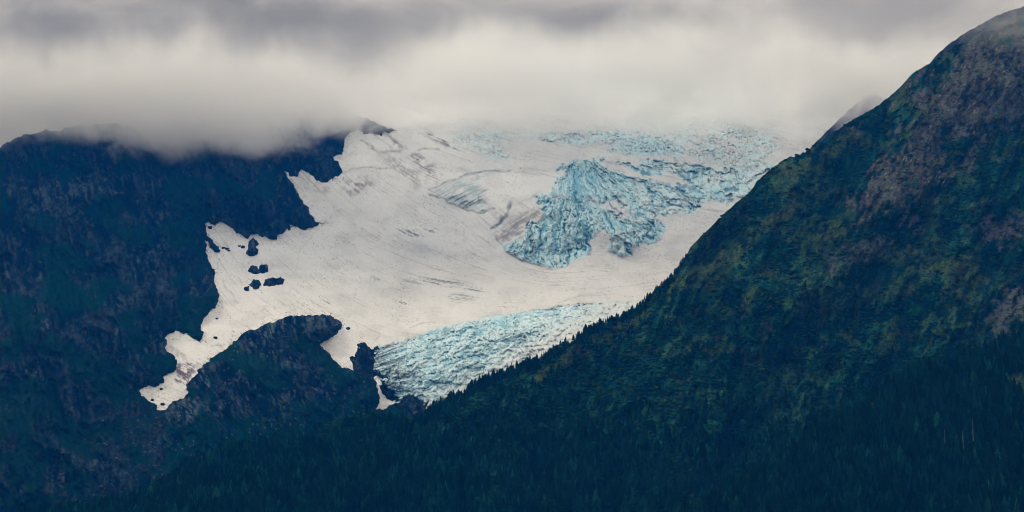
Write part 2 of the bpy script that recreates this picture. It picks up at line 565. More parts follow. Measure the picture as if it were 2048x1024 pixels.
# open crevasse nests in the snow
def nest(poly, amt=0.9, soft=4, dep=5.0, tone=(0.20, 0.27, 0.29)):
    global C, YE
    k = sstep(sdf(Uw, Vw, poly), -soft, soft)
    c = sstep(st2 + 0.4 * st, 0.2, 1.5) * k
    C = over(C, tone, amt * c)
    YE = YE + dep * c

nest([(800,566),(850,555),(920,552),(935,566),(905,577),(860,571)], 0.95)
nest([(895,592),(930,572),(966,576),(968,590),(940,602),(905,606)], 0.8, 5)
nest([(776,612),(800,603),(830,603),(812,612),(796,620)], 1.0, 3, 6, (0.10, 0.16, 0.18))
nest([(780,578),(815,576),(812,583),(790,584)], 0.7, 3)
nest([(783,461),(830,457),(875,459),(860,472),(810,474)], 0.7, 3)
nest([(645,516),(676,517),(672,523),(652,522)], 0.8, 2)
nest([(630,444),(668,444),(664,452),(640,450)], 0.8, 2)
nest([(735,555),(762,557),(760,562),(740,561)], 0.6, 2)
nest([(650,600),(664,601),(664,607),(654,607)], 0.9, 2)
nest([(810,640),(860,632),(858,637),(815,646)], 0.5, 2)

# crevassed grey nest left of the icefall, dirty ice under the bulge
a_c = lic(np.full(U.shape, math.radians(-24)) + 0.5 * gnoise(U / 60, V / 60, 61), 34, 6)
wave = np.sin((V * 0.92 + U * 0.40) / 3.4 + 2.2 * fbm(U / 40, V / 22, 62, 3))
crv = sstep(wave + 0.9 * a_c + 1.3 * fbm(U / 24, V / 14, 53, 4), 0.4, 1.9) * m_crev
YE += 4 * crv
C = over(C, (0.34, 0.44, 0.475), 0.85 * m_crev * sstep(0.7 * a_c + 1.6 * fbm(U / 26, V / 16, 63, 3), -1.2, 0.7))
C = over(C, (0.15, 0.20, 0.22), 0.5 * crv * sstep(V + 0.3 * (U - 900), 365, 405))
C = over(C, (0.22, 0.21, 0.215), 0.85 * m_grey * sstep(lic(np.full(U.shape, math.radians(-30)), 24, 8) + 2 * fbm(U / 18, V / 12, 64, 3), -1.3, 0.8))
fan([(1020,402),(1024,404),(1016,428),(1000,448),(990,456),(984,458),(1006,430)], 2, (0.2, 0.25, 0.27), 0.9, st2 + 1)

for pl, wd_, am in ([(683,345),(706,338),(735,334),(757,337),(781,336)], 1.6, 0.6), ([(722,281),(740,290),(750,301),(770,305),(812,297)], 1.8, 0.5), \
        ([(836,300),(858,298),(878,299)], 1.5, 0.6), ([(860,389),(880,396),(900,405),(930,420),(957,426),(990,418)], 2.2, 0.7), \
        ([(860,379),(898,364),(934,348),(977,342),(1022,342)], 1.8, 0.7), ([(984,458),(1000,446),(1014,428),(1023,404)], 2.4, 0.8), \
        ([(992,474),(1012,503),(1038,519),(1069,530),(1104,539)], 1.8, 0.6), ([(1000,420),(1060,398),(1082,380)], 1.3, 0.35), \
        ([(1030,345),(1080,348),(1110,353)], 1.3, 0.4), ([(700,640),(760,668),(745,690)], 1.4, 0.3), ([(446,560),(452,580),(466,588),(474,606)], 1.6, 0.45), \
        ([(820,655),(836,648),(870,645)], 1.5, 0.4), ([(640,455),(600,500),(590,560)], 1.2, 0.25), ([(1114,606),(1160,592),(1210,590),(1216,598)], 1.4, 0.4):
    ln_ = np.exp(-(dline(U + 0.6 * warp_u, V + 0.6 * warp_v, pl) / wd_) ** 2)
    C = over(C, (0.12, 0.14, 0.15), am * ln_ * (0.55 + 0.45 * sstep(fbm(U / 12, V / 12, 52, 2), -0.3, 0.3)))
    YE += 3 * ln_ * am

# --- icefall blocks: cells stretched along lines fanning out from the lip
ax, ay = 1150.0, 318.0
dxp, dyp = Uw - ax, (Vw - ay)
rr = np.hypot(dxp, dyp)
th = np.arctan2(dxp, dyp + 30)
wob = 0.35 * fbm(U / 40, V / 40, 71, 3)
wob3 = fbm(U / 14, V / 14, 74, 3)
xa, ya = th * 15.0 + wob * 2.4 + 0.22 * wob3, rr / 46.0 + wob * 1.4 + 0.12 * wob3
xb, yb = th * 34.0 + 3 * wob + 0.4 * wob3, rr / 24.0 + 1.5 * wob + 0.2 * wob3
f1, f2, cid_i = voronoi(xa, ya, 5)
g1, g2, cid_g = voronoi(xb, yb, 6)
shards = 7 * shard(xa, ya, cid_i, 5) + 3.5 * shard(xb, yb, cid_g, 6) + 3.5 * (cellrand(cid_g, 4) - 0.5)
crack = 1 - sstep(f2 - f1, 0.0, 0.16)
crack2 = 1 - sstep(g2 - g1, 0.0, 0.15)
hgt = cellrand(cid_i, 3)
flow = lic(np.arctan2(np.cos(th), np.sin(th)), 12, 9)
rad = ridged(th * 7.5 + 1.1 * wob + 0.12 * wob3, rr / 95.0 + wob, 78, 2, 0.6)          # long fins down the fall
rad2 = ridged(th * 19 + 1.6 * wob + 0.25 * wob3, rr / 62.0 + wob, 70, 3, 0.6)
stepf = gnoise(th * 4 + wob, rr / 24.0 + 1.6 * wob, 68)
relH = 1.1 * rad + 0.75 * rad2 + 0.25 * stepf
lo_, hi_ = np.percentile(relH[m_ice > 0.5], [4, 96])
relH = np.clip((relH - lo_) / (hi_ - lo_), -0.2, 1.2)
dI = -11 * (relH - 0.5) + 3 * crack + 1.3 * crack2 - 5 * (hgt - 0.5) + shards + 0.8 * flow + 5 * fbm(U / 40, V / 34, 72, 3)
YE += m_ice * dI
fine_ = fbm(U / 7, V / 7, 69, 3)
pale = sstep(0.4 * hgt + 0.7 * fbm(U / 55, V / 40, 73, 3) + 0.0030 * (U - 1230), 0.05, 0.95)
thin = 1 - sstep(np.abs(gnoise(th * 26 + 1.2 * wob + 0.3 * wob3, rr / 60.0 + wob, 67)), 0.0, 0.075)
thin2 = 1 - sstep(np.abs(gnoise(th * 9 + 1.5 * wob + 0.2 * wob3, rr / 9.0 + 1.5 * wob, 60)), 0.0, 0.06)
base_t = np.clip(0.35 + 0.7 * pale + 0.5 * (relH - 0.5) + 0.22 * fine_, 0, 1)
icec = lerp3(ICE, ICE_P, base_t)
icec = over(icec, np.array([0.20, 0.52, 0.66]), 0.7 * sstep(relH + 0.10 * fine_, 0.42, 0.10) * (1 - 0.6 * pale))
icec = over(icec, SNOW * 0.98, 0.5 * sstep(relH + 0.30 * fine_ + 0.35 * pale, 0.85, 1.15))
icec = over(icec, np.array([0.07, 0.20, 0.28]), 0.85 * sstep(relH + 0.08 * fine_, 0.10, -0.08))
icec = over(icec, np.array([0.10, 0.21, 0.27]), 0.75 * sstep(crack, 0.2, 0.9) * sstep(fbm(U / 24, V / 24, 79, 3), -0.3, 0.15))
icec = over(icec, (0.12, 0.20, 0.25), 0.65 * crack2 * sstep(fbm(U / 20, V / 20, 76, 3), -0.1, 0.35))
icec = over(icec, (0.10, 0.17, 0.21), 0.85 * thin * sstep(fbm(U / 30, V / 22, 59, 3), -0.35, 0.1))
icec = over(icec, (0.12, 0.20, 0.25), 0.5 * thin2 * sstep(fbm(U / 26, V / 22, 58, 3), -0.2, 0.25))
deep = np.exp(-(((U - 1165) / 55) ** 2 + ((V - 372) / 36) ** 2))
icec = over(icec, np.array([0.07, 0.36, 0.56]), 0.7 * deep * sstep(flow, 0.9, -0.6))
C = C * (1 - m_ice[..., None]) + icec * m_ice[..., None]
# white snow caps on the middle of the fall
for cu, cv, ru, rv in ((1222,412,22,12),(1245,425,18,14),(1236,404,14,7),(1184,402,10,8),(1120,394,22,5)):
    k = sstep(1.25 - np.hypot((Uw - cu) / ru, (Vw - cv) / rv) + 0.3 * fbm(U / 8, V / 8, 77, 3), 0.1, 0.5)
    C = over(C, SNOW, 0.8 * k * (1 - 0.8 * crack))
# --- broken ice above
p1, p2, cid_u = voronoi(Uw / 15 + 1.5 * wob + 0.3 * wob3, Vw / 7 + 1.5 * wob + 0.3 * wob3, 8)
q1, q2, _ = voronoi(Uw / 7 + 2 * wob, Vw / 4 + wob3 * 0.4, 9)
crk = 1 - sstep(p2 - p1, 0.0, 0.16)
crk2 = 1 - sstep(q2 - q1, 0.0, 0.2)
YE += m_up * (4 * crk + 1.5 * crk2 - 4 * (cellrand(cid_u, 2) - 0.5))
upc = lerp3(ICE_P * 0.95, SNOW * 0.92, sstep(cellrand(cid_u, 4) + 0.4 * fbm(U / 60, V / 30, 81, 3), 0.35, 0.8))
upc = over(upc, ICE, 0.7 * np.exp(-(((U - 1290) / 75) ** 2 + ((V - 288) / 22) ** 2)))
upc = over(upc, (0.14, 0.24, 0.29), 0.8 * crk2 * sstep(fbm(U / 26, V / 16, 82, 3), -0.4, 0.25))
upc = over(upc, (0.09, 0.2, 0.27), 0.6 * crk * sstep(fbm(U / 30, V / 14, 84, 3), -0.4, 0.2))
C = C * (1 - 0.95 * m_up[..., None]) + upc * 0.95 * m_up[..., None]
# thin dark edge under the snow strip and at the lip
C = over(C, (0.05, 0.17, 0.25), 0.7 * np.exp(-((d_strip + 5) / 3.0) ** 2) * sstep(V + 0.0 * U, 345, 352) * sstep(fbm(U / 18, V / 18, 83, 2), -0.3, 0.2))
# --- lower tongue: arching crevasse rows
arc = np.radians(-17 + 14 * np.clip((U - 900) / 350, -1, 1))
ca, sa = np.cos(-0.27), np.sin(-0.27)
bend = 26 * np.sin((U - 780) / 150.0)
tu, tv = (Uw * ca + Vw * sa), (-Uw * sa + Vw * ca + bend)
wob2 = 0.4 * fbm(U / 45, V / 30, 91, 3)
t1, t2, cid_t = voronoi(tu / 46 + 1.6 * wob2 + 0.15 * wob3, tv / 10.0 + 1.6 * wob2 + 0.25 * wob3, 11)
s1, s2, _ = voronoi(tu / 18 + 2 * wob2 + 0.3 * wob3, tv / 5.5 + 2 * wob2 + 0.3 * wob3, 12)
tcr = 1 - sstep(t2 - t1, 0.0, 0.16)
tcr2 = 1 - sstep(s2 - s1, 0.0, 0.16)
row = np.sin(tv / 7.0 + 3 * wob2)
tr = 0.9 * ridged(tu / 85 + 1.6 * wob2, tv / 17.0 + 2.6 * wob2 + 0.25 * wob3, 99, 4, 0.65) + 0.25 * gnoise(tu / 30, tv / 9 + 2 * wob2, 66) + 0.12 * wob3
lo_, hi_ = np.percentile(tr[m_ton > 0.5], [4, 96])
tr = np.clip((tr - lo_) / (hi_ - lo_), -0.2, 1.2)
YE += m_ton * (-7 * (tr - 0.5) + 4 * tcr + 2 * tcr2 - 3 * (cellrand(cid_t, 3) - 0.5) - 1.5 * row + 4 * fbm(U / 50, V / 26, 92, 3))
flow_t = lic(np.full(U.shape, -0.3) + 0.25 * gnoise(U / 60, V / 60, 93), 18, 12)
tonc = lerp3(ICE * 0.5 + ICE_P * 0.5, ICE_P * 0.85 + SNOW * 0.15, sstep(cellrand(cid_t, 6) * 0.6 + 0.4 * fbm(U / 60, V / 30, 94, 3) + 0.4 * row * 0.4, 0.0, 0.75))
tonc = over(tonc, ICE * 0.9, 0.85 * sstep(tr + 0.1 * fine_, 0.5, 0.15))
tl1 = 1 - sstep(np.abs(gnoise(tu / 95 + wob2, tv / 8.0 + 1.4 * wob2, 56)), 0.0, 0.085)
tl2 = 1 - sstep(np.abs(gnoise(tu / 26 + 1.4 * wob2 + 0.3 * wob3, tv / 16.0 + 0.5 * tu / 16, 57)), 0.0, 0.05)
tonc = over(tonc, (0.13, 0.24, 0.29), 0.8 * tl1 * sstep(fbm(U / 50, V / 26, 55, 3), -0.4, 0.1))
tonc = over(tonc, (0.13, 0.22, 0.27), 0.7 * tl2 * sstep(fbm(U / 34, V / 26, 54, 3), -0.25, 0.2))
tonc = over(tonc, ICE_D * 1.3, 0.5 * sstep(tr + 0.1 * fine_, 0.15, -0.05))
tonc = over(tonc, (0.12, 0.25, 0.31), 0.75 * sstep(tcr, 0.2, 0.9) * sstep(fbm(U / 30, V / 20, 65, 3), -0.4, 0.2))
tonc = over(tonc, SNOW * 0.95, 0.25 * sstep(tr + 0.25 * fine_, 0.85, 1.1))
tonc = over(tonc, (0.11, 0.19, 0.22), 0.85 * tcr2 * sstep(fbm(U / 26, V / 18, 95, 3) + 0.2 * flow_t, -0.4, 0.25))
tonc = over(tonc, (0.2, 0.3, 0.34), 0.5 * sstep(flow_t, 0.7, 2.0))
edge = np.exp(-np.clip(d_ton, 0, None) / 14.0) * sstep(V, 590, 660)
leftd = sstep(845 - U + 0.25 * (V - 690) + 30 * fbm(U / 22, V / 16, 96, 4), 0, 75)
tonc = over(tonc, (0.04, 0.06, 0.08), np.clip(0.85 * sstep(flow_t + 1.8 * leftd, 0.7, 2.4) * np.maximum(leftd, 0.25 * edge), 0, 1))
low = sstep(V + 0.62 * (U - 860) + 12 * fbm(U / 16, V / 14, 97, 3), 770, 845)
ribs = lic(np.full(U.shape, math.radians(-52)), 26, 13)
tonc = over(tonc, SNOW_W * 0.95, 0.7 * low)
tonc = over(tonc, (0.07, 0.07, 0.08), 0.85 * low * sstep(ribs, 0.2, 1.5) * sstep(V - 0.0 * U, 740, 800))
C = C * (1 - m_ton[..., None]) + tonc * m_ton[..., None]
YE += 0.9 * fbm(U / 9, V / 9, 98, 3) + (1 - m_ice) * (1 - m_ton) * sstep(-near_rock, 2, 60) * 11 * fbm((U * 0.9 + V * 0.4) / 130, (V * 0.9 - U * 0.4) / 70, 64, 2, 0.4) - 0.8 * sstep(st2, 0, 2) * (1 - m_ice) * (1 - m_ton)

PE = world_pt(U, V, YE).reshape(-1, 3)
CE = C.reshape(-1, 3)
FE = grid_faces(*U.shape)
fc = FE[:, 0]
zone = np.zeros(U.size, np.int8)
zone[(m_ice.ravel() > 0.5)] = 1
zone[(m_ton.ravel() > 0.5)] = 2
zf = zone[fc]
snow_field = sub_mesh('snow_field', PE, CE, FE[zf == 0], M_SNOW)
tag(snow_field, 'wide dirty white snow basin streaked with dirt below the clouds', kind='structure')


def split_blocks(name, zid, cid, count, label):
    fz = FE[zf == zid]
    cf = cid.ravel()[fz[:, 0]]
    # only what is seen: not the part buried behind the near slope
    ids, n = np.unique(cf, return_counts=True)
    order = np.argsort(-n)
    vis = []
    for k in order:
        sel = fz[cf == ids[k]][:, 0]
        uu, vv = U.ravel()[sel].mean(), V.ravel()[sel].mean()
        if vv < np.interp(uu, RB_U, RB_V) - 6 and n[k] > 25:
            vis.append(ids[k])
        if len(vis) >= count:
            break
    base = sub_mesh(name, PE, CE, fz[~np.isin(cf, vis)], M_SNOW)
    tag(base, label, kind='structure')
    for k in vis:
        sub_mesh('serac', PE, CE, fz[cf == k], M_SNOW, base)
    return base


# ridge line of the near right mountain
RIDGE_B = [(-640,1085),(-120,1075),(0,1050),(200,1020),(283,998),(365,944),(448,903),(552,882),(635,864),(655,842),(717,833),(750,822),(800,845),(830,846),(858,828),(881.6,814),
           (907,795),(932,784),(940,774),(973,760),(1001,747),(1019,741),(1055,728),(1067.5,728),(1089,715),(1104,704),(1128,690),
           (1155,677),(1170,662),(1213,645),(1246,631),(1273,616),(1286,604),(1314.6,575),(1337,559),(1356,537),(1383,492),(1431,444),
           (1475,403),(1499,386),(1513,363),(1544,336),(1571,317),(1606.6,307),(1703,241),(1749,216),(1794.6,180),(1825,147),
           (1866,122),(1937,79),(1982.5,51),(2048,25),(2180,-30),(2350,-62),(2560,-20),(2900,110)]
RB_U = np.array([p[0] for p in RIDGE_B], float)
RB_V = np.array([p[1] for p in RIDGE_B], float)
split_blocks('ice_field', 1, cid_i, 190, 'steep blue icefall broken into tall leaning blocks')
split_blocks('ice_field', 2, cid_t, 190, 'lower blue glacier tongue with arching crevasse rows')

# ------------------------------------------------------------------ rocky mountains beside the snow
def rock_relief(u, v, seed, slant, scale=1.0):
    """relief in metres: slanting ribs and gullies, broken ledges"""
    a = math.radians(slant)
    p, q = u * math.cos(a) + v * math.sin(a), -u * math.sin(a) + v * math.cos(a)
    wq = 16 * fbm(u / 90, v / 90, seed + 1, 3)
    r1 = ridged((q + wq) / (75 * scale), p / (230 * scale), seed + 2, 5)
    r2 = ridged((q + 0.4 * wq) / (24 * scale), p / (60 * scale), seed + 8, 4)
    r3 = fbm(u / 9, v / 9, seed + 14, 3)
    return 44 * r1 + 20 * r2 + 3.4 * r3, r1, r2


def rock_colour(u, v, r1, r2, seed, green, light):
    aa = math.radians(58)
    pp, qq = u * math.cos(aa) + v * math.sin(aa), -u * math.sin(aa) + v * math.cos(aa)
    wq2 = fbm(u / 34, v / 34, seed + 31, 4)
    grain = 0.75 * fbm(qq / 6 + 1.6 * wq2, pp / 17 + 1.2 * wq2, seed + 30, 5, 0.62) + 0.35 * ridged(qq / 15 + 1.2 * wq2, pp / 70 + wq2, seed + 33, 4) - 0.15
    v1_, v2_, vid_ = voronoi(qq / 11 + 0.9 * wq2, pp / 20 + 0.9 * wq2, seed + 34)
    facet = cellrand(vid_, seed + 35) - 0.5
    c = lerp3(ROCK_D, ROCK, sstep(0.6 * r2 + 0.6 * r1 + 0.5 * grain + 0.35 * facet + 0.2 * fbm(u / 14, v / 14, seed, 4), 0.3, 1.15))
    c = c * (1 - 0.75 * sstep(v2_ - v1_, 0.10, 0.0))[..., None]
    c = over(c, ROCK_L * 0.5, light * sstep(grain + 0.5 * facet + 0.6 * fbm(u / 60, v / 60, seed + 44, 3) + 0.5 * (r1 - 0.5), -0.05, 0.6))  # pale streaks; rib crests also get their light painted into the rock colour
    c = over(c, ROCK_L, light * sstep(0.5 * fbm(u / 12, v / 26, seed + 3, 4) + 0.9 * grain + 0.8 * fbm(u / 100, v / 110, seed + 5, 3), 0.45, 1.05))
    c = over(c, np.array([0.050, 0.045, 0.042]), 0.06 * light * sstep(fbm(u / 45, v / 55, seed + 41, 4) + 0.5 * grain, 0.35, 0.8))
    g = sstep(fbm(u / 85, v / 70, seed + 7, 5) + green, -0.05, 0.3)
    c = over(c, TURF, 0.85 * g)
    return c


DTOP = [(-640,300),(-380,330),(-220,372),(-120,345),(-60,322),(0,297),(12,286),(30,276),(50,270),(70,266),(90,261),(110,262),(160,250),(230,246),(300,262),(360,262),(420,240),(480,226),
        (600,216),(700,222),(740,240),(764,252),(780,256),(794,261),(804,268),(905,262)]
ud = np.concatenate([np.arange(-640, -110, 12.0), np.arange(-110, 905, 2.4)])
td = np.concatenate([np.linspace(0, 1, 330), [1.01, 1.03]])
vtop = np.interp(ud, [p[0] for p in DTOP], [p[1] for p in DTOP]) + 4 * fbm(ud / 14, ud * 0, 100, 4)
UD = np.broadcast_to(ud, (len(td), len(ud))).copy()
T = np.clip(td, 0, 1)[:, None]
VD = 1110 + (vtop[None, :] - 1110) * T
wu, wv = 3.4 * fbm(UD / 12, VD / 12, 101, 5, 0.62), 3.4 * fbm(UD / 12, VD / 12, 105, 5, 0.62)
dD = sdf(UD + wu, VD + wv, P_D)
rel, r1, r2 = rock_relief(UD, VD, 110, 62)
cl_d = np.clip(dD, 0, None)
hD = 10 * (1 - np.exp(-cl_d / 5)) + 55 * (1 - np.exp(-cl_d / 90)) + 0.16 * cl_d + (rel - 14) * sstep(cl_d, 0, 45)
hD = np.where(dD < 0, 1.6 * dD, hD)
hD += 60 * np.exp(-((UD - 480 - 0.12 * (VD - 300)) / 90) ** 2) * sstep(dD, 0, 80)          # rib between the two faces
talus = sstep(VD + 0.25 * (UD - 300), 770, 900) * sstep(UD, 120, 260)
hD = hD * (1 - 0.3 * talus)
YD = basinY(UD, VD) - hD
back = np.concatenate([np.zeros(330), [160, 700]])[:, None]
YD = YD + back
PD = world_pt(UD, VD, YD)
PD[-1, :, 2] -= 450
CD = rock_colour(UD, VD, r1, r2, 120, 0.02 + 0.25 * sstep(VD, 600, 900) - 0.35 * sstep(UD, 420, 640), 0.55)
tal = talus * sstep(fbm(UD / 40, VD / 30, 131, 4) + 0.35 * np.exp(-((VD - 830 - 0.0 * UD) / 60) ** 2), -0.15, 0.35)
CD = over(CD, (0.012, 0.02, 0.02), 0.6 * tal)
CD = over(CD, (0.05, 0.06, 0.066), tal * (rng.random(UD.shape) < 0.10) * 0.8)
mountain_l = mesh_np('mountain', PD.reshape(-1, 3), grid_faces(*UD.shape), M_ROCK, CD.reshape(-1, 3))
tag(mountain_l, 'dark steep rock mountain with its top lost in cloud', kind='structure')


def patch_mesh(poly, seed, hmax, hrel, step=1.8, warp=2.5, slant=60, light=0.6, green=-0.6, margin=14, soft=4.0, rise=60.0, sub=1.0):
    """rock standing out of the snow, from its foot line: closed in by the snow behind it"""
    P = np.asarray(poly, float)
    uu = np.arange(P[:, 0].min() - margin, P[:, 0].max() + margin, step)
    vv = np.arange(P[:, 1].min() - margin, P[:, 1].max() + margin, step)
    a, b = np.meshgrid(uu, vv)
    d = sdf(a + warp * fbm(a / 10, b / 10, seed, 4), b + warp * fbm(a / 10, b / 10, seed + 4, 4), poly)
    rl, q1, q2 = rock_relief(a, b, seed + 10, slant, sub)
    c = np.clip(d, 0, None)
    h = hmax * (1 - np.exp(-c / rise)) + 5 * (1 - np.exp(-c / soft)) + hrel * (rl - 14) * sstep(c, 0, 22)
    h = np.where(d < 0, 1.5 * d, h)
    Y = basinY(a, b) - h
    col = rock_colour(a, b, q1, q2, seed + 20, green + 0 * a, light)
    f = grid_faces(*a.shape)
    keep = (d.ravel()[f] > -9).any(1)
    return a, b, d, Y, col, f[keep]


def rock_object(name, poly, mat=M_ROCK, dy=0.0, **kw):
    a, b, d, Y, col, f = patch_mesh(poly, **kw)
    P = world_pt(a, b, Y + dy).reshape(-1, 3)
    return sub_mesh(name, P, col.reshape(-1, 3), f, mat)


a, b, d, Y, col, f = patch_mesh(P_KNOLL, 200, 75, 0.9, step=2.2, slant=55, light=0.95, green=0.0, rise=110)
Y -= 20 * np.exp(-((dline(a, b, [(600,640),(660,720),(700,800),(720,860)])) / 40) ** 2) * sstep(d, 0, 30)
Y += 16 * np.exp(-((dline(a, b, [(740,760),(690,800),(700,850)])) / 16) ** 2) * sstep(d, 0, 10)
gk = sstep(b + 0.25 * (a - 500) + 40 * fbm(a / 50, b / 40, 231, 4), 790, 860)
col = over(col, TURF, 0.7 * gk)
col = over(col, (0.10, 0.10, 0.11), (rng.random(a.shape) < 0.022) * sstep(fbm(a / 40, b / 40, 232, 3), -0.2, 0.3))
knoll = sub_mesh('hill', world_pt(a, b, Y).reshape(-1, 3), col.reshape(-1, 3), f, M_ROCK)
tag(knoll, 'rounded dark rock knoll standing between snow and forest', kind='structure')

tag(rock_object('rock_outcrop', P_STEP, seed=300, hmax=14, hrel=0.4, step=1.5, warp=5, light=0.3, sub=0.35),
    'jagged black rock step between the white snow tongue and blue ice', 'rock')
tag(rock_object('rock_outcrop', P_CROP, seed=320, hmax=16, hrel=0.4, step=1.5, warp=3, light=0.5, sub=0.35),
    'dark rock outcrop at the foot of the blue glacier tongue', 'rock')
ISLES = [
    ([(505,474),(513,482),(519,489),(512,494),(518,499),(516,508),(505,514),(491,508),(495,497),(498,484)], 'tall dark rock island in the upper left snow under the cliff'),
    ([(497,541),(504,534),(512,535),(517,545),(508,546)], 'small rounded rock in the snow, first of two side by side'),
    ([(520,540),(524,532),(533,531),(532,540),(524,544)], 'smallest rounded rock in the snow, right of its twin'),
    ([(499,569),(507,560),(517,560),(523,569),(518,577),(508,579)], 'round dark rock at the left of a low rock row in snow'),
    ([(524,571),(532,560),(545,556),(555,560),(552,571),(540,573)], 'largest dark boulder in the middle of the low rock row'),
    ([(553,561),(561,556),(567,562),(565,569),(555,569)], 'dark boulder at the right end of the low rock row'),
    ([(489,576),(498,573),(498,580),(491,581)], 'tiny dark stone below the left end of the rock row'),
]
for k, (poly, lab) in enumerate(ISLES):
    tag(rock_object('rock_island', poly, seed=340 + 7 * k, hmax=9, hrel=0.25, step=1.0, warp=1.6, light=0.5, sub=0.25, margin=6, rise=8, soft=2.0),
        lab, 'rock', 'rocks standing out of the snow')
STONES = [
    (454,497,3.2,'largest of three small stones in the snow left of the tall rock island'),
    (458,501,2.2,'lowest of three small stones in the snow left of the tall rock island'),
    (447,495,2.4,'leftmost of three small stones in the snow below the upper snow corner'),
    (479,492,2.6,'small stone in the snow just left of the tall rock island'),
    (486,494,3.0,'small stone almost touching the left foot of the tall rock island'),
    (420,455,3.5,'dark stone in the topmost left corner of the snow under the cliff'),
    (697,657,3.0,'lone dark stone in the snow beside the right end of the rock knoll'),
    (434,637,2.2,'tiny dark stone in the snow above the narrow neck by the left cliff'),
    (431,676,2.6,'dark stone in the narrow snow neck between cliff and knoll'),
    (322,778,2.4,'tiny stone near the upper edge of the lowest snow patch at left'),
    (305,800,2.6,'stone at the lower left edge of the lowest snow patch'),
    (325,808,3.0,'stone near the bottom tip of the lowest snow patch'),
]
for k, (cu, cv, sz, lab) in enumerate(STONES):
    th_ = np.linspace(0, 2 * np.pi, 8)[:-1]
    poly = [(cu + sz * 1.7 * math.cos(q) * (0.7 + 0.5 * rng.random()), cv + sz * 0.9 * math.sin(q) * (0.7 + 0.5 * rng.random())) for q in th_]
    tag(rock_object('snow_stone', poly, seed=420 + 7 * k, hmax=4, hrel=0.1, step=0.9, warp=0.8, light=0.3, sub=0.2, margin=4, rise=5, soft=1.5),
        lab, 'rock', 'small stones in the snow')

# far ridges on the right, half in the cloud
def ridge_slope(name, ridge, u0, u1, step, vbot, rows, Yfun, seed, mat, colfun, jitter=2.0, relief=1.0, extra=None, west=0, east=0):
    uu = np.concatenate([np.arange(u0 - west, u0, 16.0), np.arange(u0, u1, step), np.arange(u1 + step, u1 + east, 16.0)])
    t = np.concatenate([np.linspace(-0.55, -0.02, 6), np.linspace(0, 1, rows), [1.004, 1.03]])
    vr = np.interp(uu, [p[0] for p in ridge], [p[1] for p in ridge]) + jitter * fbm(uu / 9, uu * 0, seed, 4)
    a = np.broadcast_to(uu, (len(t), len(uu))).copy()
    tt = np.clip(t, -1, 1)[:, None]
    b = np.where(tt >= 0, vbot + (vr[None, :] - vbot) * tt, vbot + (1232 - vbot) * (-tt / 0.55))
    Y = Yfun(a, b, vr[None, :] + 0 * a)
    if extra is not None:
        Y = Y + extra(a, b, vr[None, :]) * relief
    Y = Y + np.concatenate([np.zeros(6 + rows), [60, 420]])[:, None]
    P = world_pt(a, b, Y)
    P[-1, :, 2] -= 260
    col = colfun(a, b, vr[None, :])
    o = mesh_np(name, P.reshape(-1, 3), grid_faces(*a.shape), mat, col.reshape(-1, 3))
    return o, a, b, P, col


def far_col(a, b, vr):
    c = lerp3(ROCK, SCREE, sstep(fbm(a / 20, b / 30, 500, 4), -0.3, 0.5))
    return over(c, TURF, 0.5 * sstep(fbm(a / 30, b / 30, 505, 4), 0.0, 0.4))


def far_rel(a, b, vr):
    rl, _, _ = rock_relief(a, b, 510, -48, 0.6)
    return -(rl - 14) * 0.5


o, *_ = ridge_slope('mountain', [(1560,372),(1590,330),(1612,305),(1640,276),(1667.6,249),(1700,218),(1728.5,193),(1746,184),(1775,205),(1810,260)],
                    1560, 1810, 3.0, 420, 90, lambda a, b, vr: 3860 - 0.9 * (b - vr), 520, M_SLOPE, far_col, 2.0, 1.0, far_rel)
tag(o, 'pale far ridge rising into cloud behind the near slope', kind='structure')
o, *_ = ridge_slope('mountain', [(1820,190),(1852,140),(1871,112),(1896,89),(1930,66),(1957,51),(1985,35),(2008,25),(2048,13),(2180,-40)],
                    1820, 2170, 3.0, 260, 70, lambda a, b, vr: 3260 - 0.9 * (b - vr), 540, M_SLOPE, far_col, 2.0, 1.0, far_rel)
tag(o, 'misty shoulder ridge just behind the top of the near mountain', kind='structure')

# ------------------------------------------------------------------ the near right mountain
SPINE = [(2180,70),(2048,125),(1950,185),(1895,245),(1840,320),(1770,400),(1690,470),(1600,540),(1500,640)]
GULLY = [(1480,590),(1478,650),(1468,740),(1460,820)]


def Y_right(a, b, vr):
    Yr = 2020 + 900 * np.clip((1010 - vr) / 985, 0, 1.1)
    s = np.clip((1232 - b) / (1232 - vr), 0, 1)
    return 1640 + (Yr - 1640) * s ** 0.92


def rel_right(a, b, vr):
    an = math.radians(-52)
    p, q = a * math.cos(an) + b * math.sin(an), -a * math.sin(an) + b * math.cos(an)
    wq = 30 * fbm(a / 160, b / 160, 601, 3)
    # ribs running down the fall line
    r1 = ridged((a + 0.35 * b + wq) / 190, b / 420, 602, 4)
    r2 = ridged((a + 0.3 * b + 0.4 * wq) / 58, b / 120, 606, 4)
    r3 = fbm(a / 12, b / 10, 612, 4)
    near = sstep(b - vr, 0, 70)
    h = (64 * (r1 - 0.55) + 16 * (r2 - 0.5)) * near + 1.2 * r3 * sstep(b - vr, -2, 14)
    h = h + 46 * np.exp(-(dline(a, b, SPINE) / 110) ** 2) * near
    h = h - 12 * np.exp(-(dline(a, b, GULLY) / 12) ** 2)
    h = h - 20 * np.exp(-(dline(a, b, [(2060,560),(1990,640),(1900,720)]) / 50) ** 2)
    return -h


def ell(a, b, cu, cv, ru, rv, rot, seed, n=0.75, k=0.7):
    r = math.radians(rot)
    x, y = (a - cu) * math.cos(r) + (b - cv) * math.sin(r), -(a - cu) * math.sin(r) + (b - cv) * math.cos(r)
    return sstep(1.0 - np.hypot(x / ru, y / rv) + n * fbm(a / 28, b / 22, seed, 5), 0.0, k)


